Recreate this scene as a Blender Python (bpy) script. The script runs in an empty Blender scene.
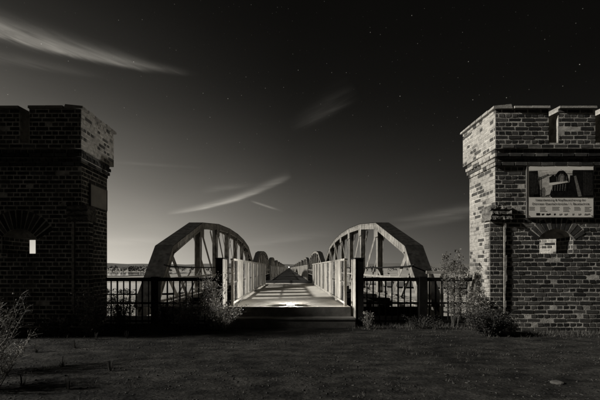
import bpy, bmesh, math, random
from mathutils import Vector, Matrix, noise

random.seed(7)
S = bpy.context.scene
COL = S.collection
R = math.radians

# ------------------------------------------------------------------ camera
F, CX, CY, H = 350.0, 289.0, 268.0, 1.25          # photo pixels (600x400): focal length, vanishing point; eye height in m
cam_d = bpy.data.cameras.new('camera'); cam = bpy.data.objects.new('camera', cam_d); COL.objects.link(cam)
cam.location = (0, 0, H); cam.rotation_euler = (R(90), 0, 0)
cam_d.sensor_width = 36; cam_d.lens = 36*F/600
cam_d.shift_x = (300-CX)/600; cam_d.shift_y = (CY-200)/600
cam_d.clip_start = .05; cam_d.clip_end = 20000
S.camera = cam

# ------------------------------------------------------------------ night sky and moon
TINT = (1.0, .94, .83)
MOON_AZ, MOON_EL = 12.0, 27.5       # light comes from the left, a little from behind the camera
def nd(nt, t, **kw):
    n = nt.nodes.new(t)
    for k, v in kw.items(): setattr(n, k, v)
    return n
def mth(nt, op, a, b=None, c=None, clamp=False):
    n = nt.nodes.new('ShaderNodeMath'); n.operation = op; n.use_clamp = clamp
    for i, v in enumerate((a, b, c)):
        if v is None: continue
        if isinstance(v, (int, float)): n.inputs[i].default_value = v
        else: nt.links.new(v, n.inputs[i])
    return n.outputs[0]
def build_world():
    w = bpy.data.worlds.new('World'); S.world = w; w.use_nodes = True
    nt = w.node_tree; nt.nodes.clear()
    M = lambda op, a, b=None, c=None, clamp=False: mth(nt, op, a, b, c, clamp)
    tc = nd(nt, 'ShaderNodeTexCoord')
    sep = nd(nt, 'ShaderNodeSeparateXYZ'); nt.links.new(tc.outputs['Generated'], sep.inputs[0])
    x, y, z = sep.outputs
    # physical sky with the sun just under the left horizon, in grey
    sky = nd(nt, 'ShaderNodeTexSky', sky_type='NISHITA'); sky.sun_disc = False
    sky.sun_elevation = R(-3); sky.sun_rotation = R(-75)
    bw = nd(nt, 'ShaderNodeRGBToBW'); nt.links.new(sky.outputs[0], bw.inputs[0])
    base = M('MULTIPLY', bw.outputs[0], .004)
    # afterglow: fades upwards and away from the left
    zc = M('ABSOLUTE', z)
    el = M('ARCSINE', zc)
    hor = M('SQRT', M('MAXIMUM', M('SUBTRACT', 1.0, M('MULTIPLY', z, z)), 1e-4))
    ga = R(-62)
    ca = M('DIVIDE', M('ADD', M('MULTIPLY', x, math.sin(ga)), M('MULTIPLY', y, math.cos(ga))), hor)
    lnA = M('ADD', math.log(.30) - 2.35*math.cos(R(62)), M('MULTIPLY', ca, 2.35))
    fall = M('ADD', R(8.4), M('MULTIPLY', M('MAXIMUM', M('SUBTRACT', ca, .46), 0.0), R(7.6)))
    glow = M('EXPONENT', M('SUBTRACT', lnA, M('ADD', M('DIVIDE', el, fall), M('POWER', M('DIVIDE', el, R(30)), 2.0))))
    L = M('ADD', M('ADD', base, glow), .0030)
    # cirrus: long thin veils
    yy = M('MAXIMUM', y, .05)
    u = M('DIVIDE', x, yy); v = M('DIVIDE', z, yy)
    front = M('GREATER_THAN', y, .05)
    uv = nd(nt, 'ShaderNodeCombineXYZ'); nt.links.new(u, uv.inputs[0]); nt.links.new(v, uv.inputs[1])
    def streak(x0, y0, x1, y1, w0, w1, amp, bow=0.0, seed=0.0, above=2.4, fade0=.1, fade1=.3):
        """a veil from (x0,y0) to (x1,y1), left to right: sharp lower edge, feathered above"""
        a = ((x0-CX)/F, (CY-y0)/F); b = ((x1-CX)/F, (CY-y1)/F)
        ln = math.hypot(b[0]-a[0], b[1]-a[1]); dx, dy = (b[0]-a[0])/ln, (b[1]-a[1])/ln
        du = M('SUBTRACT', u, a[0]); dv = M('SUBTRACT', v, a[1])
        s = M('DIVIDE', M('ADD', M('MULTIPLY', du, dx), M('MULTIPLY', dv, dy)), ln)
        t = M('SUBTRACT', M('MULTIPLY', dv, dx), M('MULTIPLY', du, dy))
        cv = nd(nt, 'ShaderNodeCombineXYZ')
        nt.links.new(M('MULTIPLY', s, ln*5), cv.inputs[0]); nt.links.new(M('MULTIPLY', M('ADD', t, M('MULTIPLY', s, ln*.12)), 46), cv.inputs[1]); cv.inputs[2].default_value = seed
        nz = nd(nt, 'ShaderNodeTexNoise'); nz.inputs['Scale'].default_value = 1.3; nz.inputs['Detail'].default_value = 5
        nz.inputs['Distortion'].default_value = .5
        nt.links.new(cv.outputs[0], nz.inputs['Vector'])
        n0 = nz.outputs[0]
        wv = M('MULTIPLY_ADD', s, (w1-w0)/F, w0/F)
        wv = M('MAXIMUM', wv, .0012)
        tb = M('ADD', M('SUBTRACT', t, M('MULTIPLY', M('MULTIPLY', s, M('SUBTRACT', 1.0, s)), bow*4/F)), M('MULTIPLY', M('SUBTRACT', n0, .5), M('MULTIPLY', wv, 1.1)))
        wq = M('MULTIPLY', wv, M('MULTIPLY_ADD', M('GREATER_THAN', tb, 0.0), above-1, 1.0))
        q = M('DIVIDE', tb, wq)
        g = M('EXPONENT', M('MULTIPLY', M('MULTIPLY', q, q), -1.0))
        win = M('MULTIPLY', M('DIVIDE', s, fade0, clamp=True), M('DIVIDE', M('SUBTRACT', 1.0, s), fade1, clamp=True))
        nn = M('MULTIPLY_ADD', n0, 1.9, -.35, clamp=True)
        return M('MULTIPLY', M('MULTIPLY', M('MULTIPLY', g, win), nn), amp)
    for args in ((-120, -10, 190, 75, 6.5, 1.8, .30, -11, 1.3, 2.0, .1, .45), (-120, -18, 150, 62, 9, 3.5, .10, -9, 12.6, 1.8, .1, .4), (60, 43, 200, 76, 2.5, 1.2, .05, -2, 15.2, 2.5, .4, .4), (-60, 50, 110, 78, 5, 2, .05, 0, 7.3, 2.0, .2, .6),
                 (166, 214, 292, 176, 1.0, 1.9, .34, -6.5, 3.1, 2.6, .3, .35), (200, 192, 260, 184, 2.2, 1.4, .05, 0, 9.9, 2.0, .3, .5),
                 (250, 201, 284, 212, .8, .8, .17, 0, 5.0, 1.3, .2, .3),
                 (385, 222, 530, 196, 1.2, 3.0, .06, -3, 6.4, 2.5, .3, .5), (376, 233, 545, 205, 2, 5, .035, 2, 8.8, 2.0, .3, .5),
                 (290, 130, 358, 90, 3, 6, .022, -3, 2.2, 2.5, .3, .4),
                 (105, 162, 205, 168, 1.2, 1, .03, 0, 4.4, 1.5, .3, .4), (235, 246, 335, 235, 2, 3, .05, 0, 1.9, 2, .3, .4), (40, 246, 180, 240, 2, 3, .06, 0, 2.9, 2, .3, .4)):
        L = M('ADD', L, M('MULTIPLY', streak(*args), front))
    # broad faint veil all round the dome
    nz = nd(nt, 'ShaderNodeTexNoise'); nz.inputs['Scale'].default_value = 2.2; nz.inputs['Detail'].default_value = 5
    mp = nd(nt, 'ShaderNodeMapping'); mp.inputs['Scale'].default_value = (1, 1, 3.5)
    nt.links.new(tc.outputs['Generated'], mp.inputs[0]); nt.links.new(mp.outputs[0], nz.inputs['Vector'])
    L = M('MULTIPLY', L, M('ADD', .82, M('MULTIPLY', nz.outputs[0], .36)))
    # stars
    vo = nd(nt, 'ShaderNodeTexVoronoi'); vo.feature = 'F1'; vo.inputs['Scale'].default_value = 84
    nt.links.new(tc.outputs['Generated'], vo.inputs['Vector'])
    sc = nd(nt, 'ShaderNodeSeparateColor'); nt.links.new(vo.outputs['Color'], sc.inputs[0])
    st = M('MAXIMUM', M('SUBTRACT', 1.0, M('DIVIDE', vo.outputs['Distance'], .078)), 0.0)
    st = M('MULTIPLY', M('POWER', st, .8), M('ADD', .022, M('MULTIPLY', M('POWER', sc.outputs[0], 8.0), .55)))
    st = M('MULTIPLY', st, M('MULTIPLY', M('SUBTRACT', z, .10), 3.2, clamp=True))
    L = M('ADD', L, st)
    rgb = nd(nt, 'ShaderNodeCombineColor')
    for i in range(3): nt.links.new(M('MULTIPLY', L, TINT[i]), rgb.inputs[i])
    bg = nd(nt, 'ShaderNodeBackground'); nt.links.new(rgb.outputs[0], bg.inputs[0]); bg.inputs[1].default_value = 1.0
    out = nd(nt, 'ShaderNodeOutputWorld'); nt.links.new(bg.outputs[0], out.inputs[0])
build_world()
sun_d = bpy.data.lights.new('moon', 'SUN'); sun_d.energy = 4.9; sun_d.angle = R(2.2); sun_d.color = (1, .985, .95)
sun = bpy.data.objects.new('moon', sun_d); COL.objects.link(sun)
SUN_DIR = Vector((math.cos(R(MOON_EL))*math.cos(R(MOON_AZ)), math.cos(R(MOON_EL))*math.sin(R(MOON_AZ)), -math.sin(R(MOON_EL))))
sun.rotation_euler = SUN_DIR.to_track_quat('-Z', 'Y').to_euler()
S.view_settings.view_transform = 'Standard'; S.view_settings.look = 'None'
S.view_settings.exposure = 0; S.view_settings.gamma = 1; S.view_settings.use_curve_mapping = False

# ------------------------------------------------------------------ helpers
def at(px, py, d):                     # photo pixel on the plane y = d
    return Vector(((px-CX)*d/F, d, H+(CY-py)*d/F))
class MB:
    def __init__(s): s.v = []; s.f = []
    def face(s, pts):
        n = len(s.v); s.v += [tuple(p) for p in pts]; s.f.append(tuple(range(n, n+len(pts))))
    def hexa(s, c):                    # 8 corners: bottom ring 0-3, top ring 4-7
        n = len(s.v); s.v += [tuple(p) for p in c]
        for q in ((0,3,2,1),(4,5,6,7),(0,1,5,4),(1,2,6,5),(2,3,7,6),(3,0,4,7)): s.f.append(tuple(n+i for i in q))
        return s
    def box(s, x0, x1, y0, y1, z0, z1, j=0.0):
        x0, x1 = min(x0, x1), max(x0, x1)
        c = [(x0,y0,z0),(x1,y0,z0),(x1,y1,z0),(x0,y1,z0),(x0,y0,z1),(x1,y0,z1),(x1,y1,z1),(x0,y1,z1)]
        if j: c = [tuple(a+random.uniform(-j, j) for a in p) for p in c]
        return s.hexa(c)
    def bar(s, a, b, w, h, up=(0,0,1)):  # box beam from a to b, w sideways, h along up
        a, b = Vector(a), Vector(b); d = (b-a).normalized(); up = Vector(up)
        side = d.cross(up).normalized(); u = side.cross(d).normalized()
        c = []
        for p in (a, b):
            for sx, sz in ((-1,-1),(1,-1),(1,1),(-1,1)): c.append(p+side*(sx*w/2)+u*(sz*h/2))
        n = len(s.v); s.v += [tuple(p) for p in c]
        for q in ((0,1,2,3),(7,6,5,4),(0,4,5,1),(1,5,6,2),(2,6,7,3),(3,7,4,0)): s.f.append(tuple(n+i for i in q))
        return s
    def tube(s, pts, rad, n=6):
        pts = [Vector(p) for p in pts]; k = len(pts)
        if not isinstance(rad, (list, tuple)): rad = [rad]*k
        base = len(s.v); ref = Vector((0,0,1))
        for i, p in enumerate(pts):
            d = (pts[min(i+1,k-1)]-pts[max(i-1,0)]).normalized()
            a = d.cross(ref)
            if a.length < .05: a = d.cross(Vector((1,0,0)))
            a.normalize(); b = d.cross(a).normalized()
            for q in range(n):
                t = 2*math.pi*q/n; s.v.append(tuple(p+(a*math.cos(t)+b*math.sin(t))*rad[i]))
        for i in range(k-1):
            for q in range(n):
                s.f.append((base+i*n+q, base+i*n+(q+1)%n, base+(i+1)*n+(q+1)%n, base+(i+1)*n+q))
        s.f.append(tuple(base+q for q in range(n))[::-1]); s.f.append(tuple(base+(k-1)*n+q for q in range(n)))
        return s
    def prism(s, poly, y0, y1):        # polygon (x,z) extruded along y
        n = len(s.v); k = len(poly)
        s.v += [(p[0], y0, p[1]) for p in poly]+[(p[0], y1, p[1]) for p in poly]
        s.f.append(tuple(range(n, n+k))); s.f.append(tuple(range(n+2*k-1, n+k-1, -1)))
        for i in range(k):
            j = (i+1) % k; s.f.append((n+j, n+i, n+k+i, n+k+j))
        return s
    def mesh(s, name):
        m = bpy.data.meshes.new(name); m.from_pydata(s.v, [], s.f); m.validate()
        bm = bmesh.new(); bm.from_mesh(m); bmesh.ops.recalc_face_normals(bm, faces=bm.faces); bm.to_mesh(m); bm.free()
        return m
    def build(s, name, mat, parent=None, smooth=False, recalc=True):
        m = s.mesh(name) if recalc else None
        if m is None:
            m = bpy.data.meshes.new(name); m.from_pydata(s.v, [], s.f)
        if smooth:
            for p in m.polygons: p.use_smooth = True
        m.materials.append(mat)
        return link(name, m, parent)
def link(name, data, parent=None, loc=None):
    o = bpy.data.objects.new(name, data); COL.objects.link(o)
    if parent: o.parent = parent
    if loc is not None: o.location = loc
    return o
def tag(o, label, cat, group=None, kind=None):
    if label: o['label'] = label
    if cat: o['category'] = cat
    if group: o['group'] = group
    if kind: o['kind'] = kind
    return o
def thing(name, label, cat, loc=(0,0,0), group=None):
    o = link(name, None); o.location = loc
    return tag(o, label, cat, group)
def copy_tree(o, parent=None):
    c = o.copy(); COL.objects.link(c); c.parent = parent
    for ch in list(o.children): copy_tree(ch, c)
    return c

# ------------------------------------------------------------------ materials (toned grey, as the photograph is)
def grey(v): return (v*TINT[0], v*TINT[1], v*TINT[2], 1)
def material(name, lo, hi, scale=8.0, rough=.85, bump=.0, bscale=60.0, rnd=None, rlo=0.0, rhi=0.0, cut=None, metal=0.0, stretch=None, detail=6, spec=.3, power=1.0, bdist=.02, stain=0.0, sscale=1.2, sstretch=(1, 1, 1)):
    m = bpy.data.materials.new(name); m.use_nodes = True; nt = m.node_tree; b = nt.nodes['Principled BSDF']
    tc = nd(nt, 'ShaderNodeTexCoord'); vec = tc.outputs['Object']
    if stretch:
        mp = nd(nt, 'ShaderNodeMapping'); mp.inputs['Scale'].default_value = stretch; nt.links.new(vec, mp.inputs[0]); vec = mp.outputs[0]
    nz = nd(nt, 'ShaderNodeTexNoise'); nz.inputs['Scale'].default_value = scale; nz.inputs['Detail'].default_value = detail
    nz.inputs['Roughness'].default_value = .62
    nt.links.new(vec, nz.inputs['Vector'])
    f = mth(nt, 'MULTIPLY_ADD', nz.outputs[0], 2.2, -.6, clamp=True)
    if power != 1: f = mth(nt, 'POWER', f, power)
    val = mth(nt, 'MULTIPLY_ADD', f, hi-lo, lo)
    if rnd:
        if rnd == 'object': r = nd(nt, 'ShaderNodeObjectInfo').outputs['Random']
        else: r = nd(nt, 'ShaderNodeNewGeometry').outputs['Random Per Island']
        r = mth(nt, 'POWER', r, 1.7) if cut is None else mth(nt, 'MULTIPLY_ADD', r, 1/.12, -cut/.12, clamp=True)
        val = mth(nt, 'MULTIPLY', val, mth(nt, 'MULTIPLY_ADD', r, rhi-rlo, rlo))
    if stain:
        ge = nd(nt, 'ShaderNodeNewGeometry'); mp2 = nd(nt, 'ShaderNodeMapping'); mp2.inputs['Scale'].default_value = sstretch
        nt.links.new(ge.outputs['Position'], mp2.inputs[0])
        n3 = nd(nt, 'ShaderNodeTexNoise'); n3.inputs['Scale'].default_value = sscale; n3.inputs['Detail'].default_value = 7; n3.inputs['Roughness'].default_value = .6
        nt.links.new(mp2.outputs[0], n3.inputs['Vector'])
        q = mth(nt, 'MULTIPLY_ADD', n3.outputs[0], 2.6, -.8, clamp=True)
        val = mth(nt, 'MULTIPLY', val, mth(nt, 'MULTIPLY_ADD', q, 2*stain, 1-stain))
    cc = nd(nt, 'ShaderNodeCombineColor')
    for i in range(3): nt.links.new(mth(nt, 'MULTIPLY', val, TINT[i]), cc.inputs[i])
    nt.links.new(cc.outputs[0], b.inputs['Base Color'])
    b.inputs['Roughness'].default_value = rough; b.inputs['Metallic'].default_value = metal
    b.inputs['Specular IOR Level'].default_value = spec
    if bump:
        n2 = nd(nt, 'ShaderNodeTexNoise'); n2.inputs['Scale'].default_value = bscale; n2.inputs['Detail'].default_value = 4
        nt.links.new(vec, n2.inputs['Vector'])
        bp = nd(nt, 'ShaderNodeBump'); bp.inputs['Strength'].default_value = bump; bp.inputs['Distance'].default_value = bdist
        nt.links.new(n2.outputs[0], bp.inputs['Height']); nt.links.new(bp.outputs[0], b.inputs['Normal'])
    return m
def emission(name, v):
    m = bpy.data.materials.new(name); m.use_nodes = True; b = m.node_tree.nodes['Principled BSDF']
    b.inputs['Base Color'].default_value = grey(.8); b.inputs['Emission Color'].default_value = grey(1); b.inputs['Emission Strength'].default_value = v
    return m
MT = dict(
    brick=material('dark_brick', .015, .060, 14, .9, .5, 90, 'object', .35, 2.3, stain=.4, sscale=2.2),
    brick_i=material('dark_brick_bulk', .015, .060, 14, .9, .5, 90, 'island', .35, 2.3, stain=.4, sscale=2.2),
    pale=material('limewash_and_lit_brick', .22, .45, 11, .9, .5, 90, 'object', .20, 1.0, cut=.26, stain=.22, sscale=3),  # limewash; also paints the lamp-lit patch on the left tower
    pale_i=material('limewash_and_lit_brick_bulk', .22, .45, 11, .9, .5, 90, 'island', .20, 1.0, cut=.26, stain=.22, sscale=3),
    mortar=material('lime_mortar', .14, .54, 9, .95, .6, 70, stain=.42, sscale=2.0),
    coping=material('coping_stone', .22, .42, 12, .9, .5, 60, 'object', .7, 1.15),
    stone=material('broken_stone', .03, .24, 14, .95, 1.0, 40),
    plaster=material('pale_plaster_strip', .12, .42, 12, .95, .5, 60),
    steel=material('painted_truss_steel', .07, .40, 5.5, .7, .25, 120, spec=.25, stretch=(1, 1, .5), detail=9, stain=.4, sscale=2.4, sstretch=(1, 1, .45)),
    steel_top=material('dark_steel_plate', .006, .03, 5, 1.0, .3, 120, spec=0),  # cover plates and floor girders, darker than the truss sides
    dark_metal=material('dark_iron', .006, .02, 10, .7, .1, 120, spec=.15),
    white_metal=material('pale_railing_paint', .24, .46, 6, .5, .1, 100, stain=.25, sscale=3, sstretch=(1, 1, .4)),
    pier=material('lit_pier_face', .14, .30, 6, .6, .1, 100),  # paler tone painting the lit inner side of the gate piers
    infill=material('grey_railing_infill', .05, .12, 6, .6, .1, 100),
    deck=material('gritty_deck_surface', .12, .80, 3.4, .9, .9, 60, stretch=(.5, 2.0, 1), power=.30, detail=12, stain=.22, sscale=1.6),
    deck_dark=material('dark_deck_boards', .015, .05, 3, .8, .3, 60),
    step=material('step_edge', .06, .14, 6, .8, .4, 60),
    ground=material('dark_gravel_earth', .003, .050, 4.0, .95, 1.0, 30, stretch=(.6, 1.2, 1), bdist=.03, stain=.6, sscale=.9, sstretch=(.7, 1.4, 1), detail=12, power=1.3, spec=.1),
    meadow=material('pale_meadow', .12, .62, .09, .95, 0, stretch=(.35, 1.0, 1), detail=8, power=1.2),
    hill=material('far_hill', .10, .16, .002, .95),
    wood_far=material('far_trees', .02, .06, .2, .9),
    leaf=material('shrub_leaf', .09, .26, 6, .6, 0, rnd='island', rlo=.5, rhi=2.2, spec=.4),
    leaf_dark=material('dark_leaf', .02, .07, 6, .7, 0, rnd='island', rlo=.4, rhi=1.8),
    dry=material('dry_stalk', .14, .32, 6, .8, 0, rnd='island', rlo=.4, rhi=1.5),
    bark=material('bark', .05, .12, 10, .9, .5, 40),
    pebble=material('pebble_stone', .02, .09, 8, .9, .3, 60, 'object', .6, 1.4),
    board=material('sign_board_white', .62, .78, 5, .6),
    print_dark=material('print_dark', .003, .014, 18, .9, spec=.05),
    print_smudge=material('print_smudge', .004, .045, 40, .9, spec=.05),
    print_mid=material('print_mid', .03, .26, 34, .9, spec=.05),
    print_light=material('print_light', .3, .62, 26, .9, spec=.05),
    print_text=material('print_text', .01, .02, 5, .9, spec=.05),
    print_fine=material('print_fine', .16, .24, 40, .6),
    plaque=material('grey_plaque', .26, .4, 5, .5),
    lamp=emission('lamp_glass', 45.0),
    farlamp=emission('far_lamp_glass', 3.0),
    gravel=material('loose_gravel', .012, .06, 30, .95, 0, rnd='island', rlo=.4, rhi=1.5),
    roots=material('grass_blade', .05, .13, 5, .7, 0, rnd='island', rlo=.4, rhi=1.7),
)
def water_material():
    m = bpy.data.materials.new('still_water'); m.use_nodes = True; nt = m.node_tree; b = nt.nodes['Principled BSDF']
    b.inputs['Base Color'].default_value = grey(.02); b.inputs['Roughness'].default_value = .06; b.inputs['Specular IOR Level'].default_value = .5
    tc = nd(nt, 'ShaderNodeTexCoord'); nz = nd(nt, 'ShaderNodeTexNoise'); nz.inputs['Scale'].default_value = .6
    nt.links.new(tc.outputs['Object'], nz.inputs['Vector'])
    bp = nd(nt, 'ShaderNodeBump'); bp.inputs['Strength'].default_value = .08
    nt.links.new(nz.outputs[0], bp.inputs['Height']); nt.links.new(bp.outputs[0], b.inputs['Normal'])
    return m
MT['water'] = water_material()
def thin_leaf(m, f):                   # light passes through a leaf
    nt = m.node_tree; b = nt.nodes['Principled BSDF']; o = nt.nodes['Material Output']
    t = nd(nt, 'ShaderNodeBsdfTranslucent'); mx = nd(nt, 'ShaderNodeMixShader'); mx.inputs[0].default_value = f
    nt.links.new(b.inputs['Base Color'].links[0].from_socket, t.inputs[0])
    nt.links.new(b.outputs[0], mx.inputs[1]); nt.links.new(t.outputs[0], mx.inputs[2]); nt.links.new(mx.outputs[0], o.inputs[0])
for k_ in ('leaf', 'leaf_dark', 'roots'): thin_leaf(MT[k_], .38)

# ------------------------------------------------------------------ terrain
LOW = -3.3
def gz(x, y):
    t = min(max((y-8.9)/8.0, 0), 1); t = t*t*(3-2*t)
    n = noise.noise(Vector((x*.35, y*.35, 0)))*.03 + noise.noise(Vector((x*1.7, y*1.7, 3)))*.012 + (noise.noise(Vector((x*5, y*7, 1)))*.011 + noise.noise(Vector((x*13, y*16, 4)))*.007 if y < 7.5 and abs(x) < 8 else 0)
    k = 1.0 if y > 8 else max(0.0, min(1.0, (7.0-y)/1.0))
    return LOW*t + n*(k if y <= 8 else .3+t*3) 
def sheet(name, xs, ys, zf, mat):
    mb = MB(); nx = len(xs)
    mb.v = [(x, y, zf(x, y)) for y in ys for x in xs]
    mb.f = [(j*nx+i, j*nx+i+1, (j+1)*nx+i+1, (j+1)*nx+i) for j in range(len(ys)-1) for i in range(nx-1)]
    o = mb.build(name, mat, None, smooth=True, recalc=False); o['kind'] = 'structure'; return o
def rng(a, b, st):
    n = max(1, int(round((b-a)/st))); return [a+(b-a)*i/n for i in range(n+1)]
xs = [-60, -40, -28, -20, -15] + [-11, -9.5] + rng(-8, 8, .06) + [9.5, 11] + [15, 20, 28, 40, 60]
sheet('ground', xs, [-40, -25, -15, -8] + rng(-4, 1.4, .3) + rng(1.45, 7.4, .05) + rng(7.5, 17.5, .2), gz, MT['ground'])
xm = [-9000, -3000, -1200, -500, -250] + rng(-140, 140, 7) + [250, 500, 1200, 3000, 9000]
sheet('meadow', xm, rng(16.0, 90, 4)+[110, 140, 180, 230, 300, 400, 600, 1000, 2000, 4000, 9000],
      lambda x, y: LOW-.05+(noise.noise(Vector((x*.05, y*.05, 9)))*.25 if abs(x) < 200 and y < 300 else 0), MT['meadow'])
# flat water in the flood meadow
def blob(name, cx, cy, rx, ry, z, mat, seed):
    mb = MB(); pts = []
    for k in range(48):
        a = 2*math.pi*k/48; q = 1+.28*noise.noise(Vector((math.cos(a)*1.6+seed, math.sin(a)*1.6, seed)))
        pts.append((cx+math.cos(a)*rx*q, cy+math.sin(a)*ry*q, z))
    mb.face(pts); o = mb.build(name, mat, recalc=False); o['kind'] = 'structure'; return o
blob('pond', -62, 74, 46, 22, LOW+.30, MT['water'], 1.0)
blob('pond', 58, 92, 40, 20, LOW+.30, MT['water'], 4.0)
sheet('river', [-3000, -900, -300, -90], [190, 260, 340], lambda x, y: LOW+.32, MT['water'])
# low hills on the horizon
mb = MB(); n = 120
for k in range(n+1):
    a = R(-62+124*k/n); r = 4200
    hgt = 52+26*noise.noise(Vector((k*.06, 2.2, 0)))+8*noise.noise(Vector((k*.35, 7, 0)))
    if a > 0: hgt *= .9
    mb.v += [(math.sin(a)*r, math.cos(a)*r, LOW-6), (math.sin(a)*(r+300), math.cos(a)*(r+300), hgt), (math.sin(a)*(r+1400), math.cos(a)*(r+1400), LOW-6)]
for k in range(n):
    for q in (0, 1): mb.f.append((k*3+q, (k+1)*3+q, (k+1)*3+q+1, k*3+q+1))
o = mb.build('hills', MT['hill'], None, True, recalc=False); o['kind'] = 'structure'
# far wood: one mass of small crowns
def clump(mb, c, r, n, size, flat=.75):
    for _ in range(n):
        d = Vector((random.gauss(0,1), random.gauss(0,1), random.gauss(0,1))).normalized()
        p = Vector(c)+Vector((d.x*r, d.y*r, d.z*r*flat))*random.random()**.35
        leaf(mb, p, size*random.uniform(.6, 1.3))
def leaf(mb, p, s, nrm=None, asp=.55):
    a = Vector((random.gauss(0,1), random.gauss(0,1), random.gauss(0,1))).normalized()
    b = a.cross(Vector((random.gauss(0,1), random.gauss(0,1), random.gauss(0,1)))).normalized()*asp
    p = Vector(p)
    mb.face((p-a*s*.5, p+b*s*.5, p+a*s*.5, p-b*s*.5))
mb = MB(); random.seed(11)
for k in range(230):
    a = R(random.uniform(-52, 52)); r = random.uniform(380, 620)
    if abs(a) < R(2.2) and r < 500: continue
    hh = random.uniform(3.5, 6.2)*r/430
    c = (math.sin(a)*r, math.cos(a)*r, LOW+hh*.55)
    clump(mb, c, hh*random.uniform(.55, .9), 34, hh*.42)
o = mb.build('far_wood', MT['wood_far'], recalc=False); tag(o, 'dark broken line of far trees along the horizon behind the meadow', 'wood', kind='stuff')
# hedges in the meadow
random.seed(5)
for (x0, x1, y, hh, lab) in ((-46, -24, 62, .9, 'long low dark hedge across the meadow behind the left fence'),
                             (-33, -21, 46, .55, 'short dark hedge nearest behind the left fence'),
                             (22, 40, 58, .9, 'long low dark hedge across the meadow behind the right fence'),
                             (19, 27, 42, .5, 'short dark hedge nearest behind the right fence')):
    mb = MB()
    for k in range(int((x1-x0)*2.2)):
        clump(mb, (random.uniform(x0, x1), y+random.uniform(-.6, .6), LOW+hh*.5), hh*random.uniform(.4, .6), 40, hh*.3, 1.0)
    tag(mb.build('hedge', MT['leaf_dark'], recalc=False), lab, 'hedge', 'hedges in the meadow')

# ------------------------------------------------------------------ gate towers
CH, BL, HD, JT = .0855, .256, .128, .020
NC = 51
FY = 6.84
BRICKM = {}
def brick_mesh(kind, ln):
    key = (kind, round(ln, 3), random.randrange(5))
    if key not in BRICKM:
        mb = MB(); w = ln-JT; h = CH-JT; d = .11; j = .0042
        fr = [(-w/2, 0, -h/2), (w/2, 0, -h/2), (w/2, 0, h/2), (-w/2, 0, h/2)]
        ch = .005
        f0 = [(x*(1-2*ch/w)+random.uniform(-j, j), random.uniform(-.002, .002), z*(1-2*ch/h)+random.uniform(-j, j)) for x, y, z in fr]
        f1 = [(x+random.uniform(-j, j)*.5, .006, z+random.uniform(-j, j)*.6) for x, y, z in fr]
        f2 = [(x, d, z) for x, y, z in fr]
        mb.v = f0+f1+f2
        mb.f = [(0,1,2,3)]
        for r0 in (0, 4):
            for i in range(4):
                k = (i+1) % 4; mb.f.append((r0+k, r0+i, r0+4+i, r0+4+k))
        m = bpy.data.meshes.new('brick'); m.from_pydata(mb.v, [], mb.f); m.materials.append(MT[kind])
        BRICKM[key] = m
    return BRICKM[key]
def setback(k):
    if k >= 42: return 0.0
    return {41: .045, 40: -.012, 39: .03, 38: .012}.get(k, .06)
def course_bricks(a, b, k, blocked, off=0.0):
    """brick intervals of course k between a and b, cut at the blocked intervals"""
    pitch = BL if k % 2 == 0 else HD
    start = a - (0 if k % 2 == 0 else HD*.5) - (HD if k % 4 == 2 else 0) + off
    out = []; x = start
    while x < b-.001:
        segs = [(max(x, a), min(x+pitch, b))]
        for (p, q) in blocked:
            ns = []
            for s0, s1 in segs:
                if q <= s0 or p >= s1: ns.append((s0, s1)); continue
                if p > s0: ns.append((s0, p))
                if q < s1: ns.append((q, s1))
            segs = ns
        out += [s for s in segs if s[1]-s[0] > .045]
        x += pitch
    return out
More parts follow.
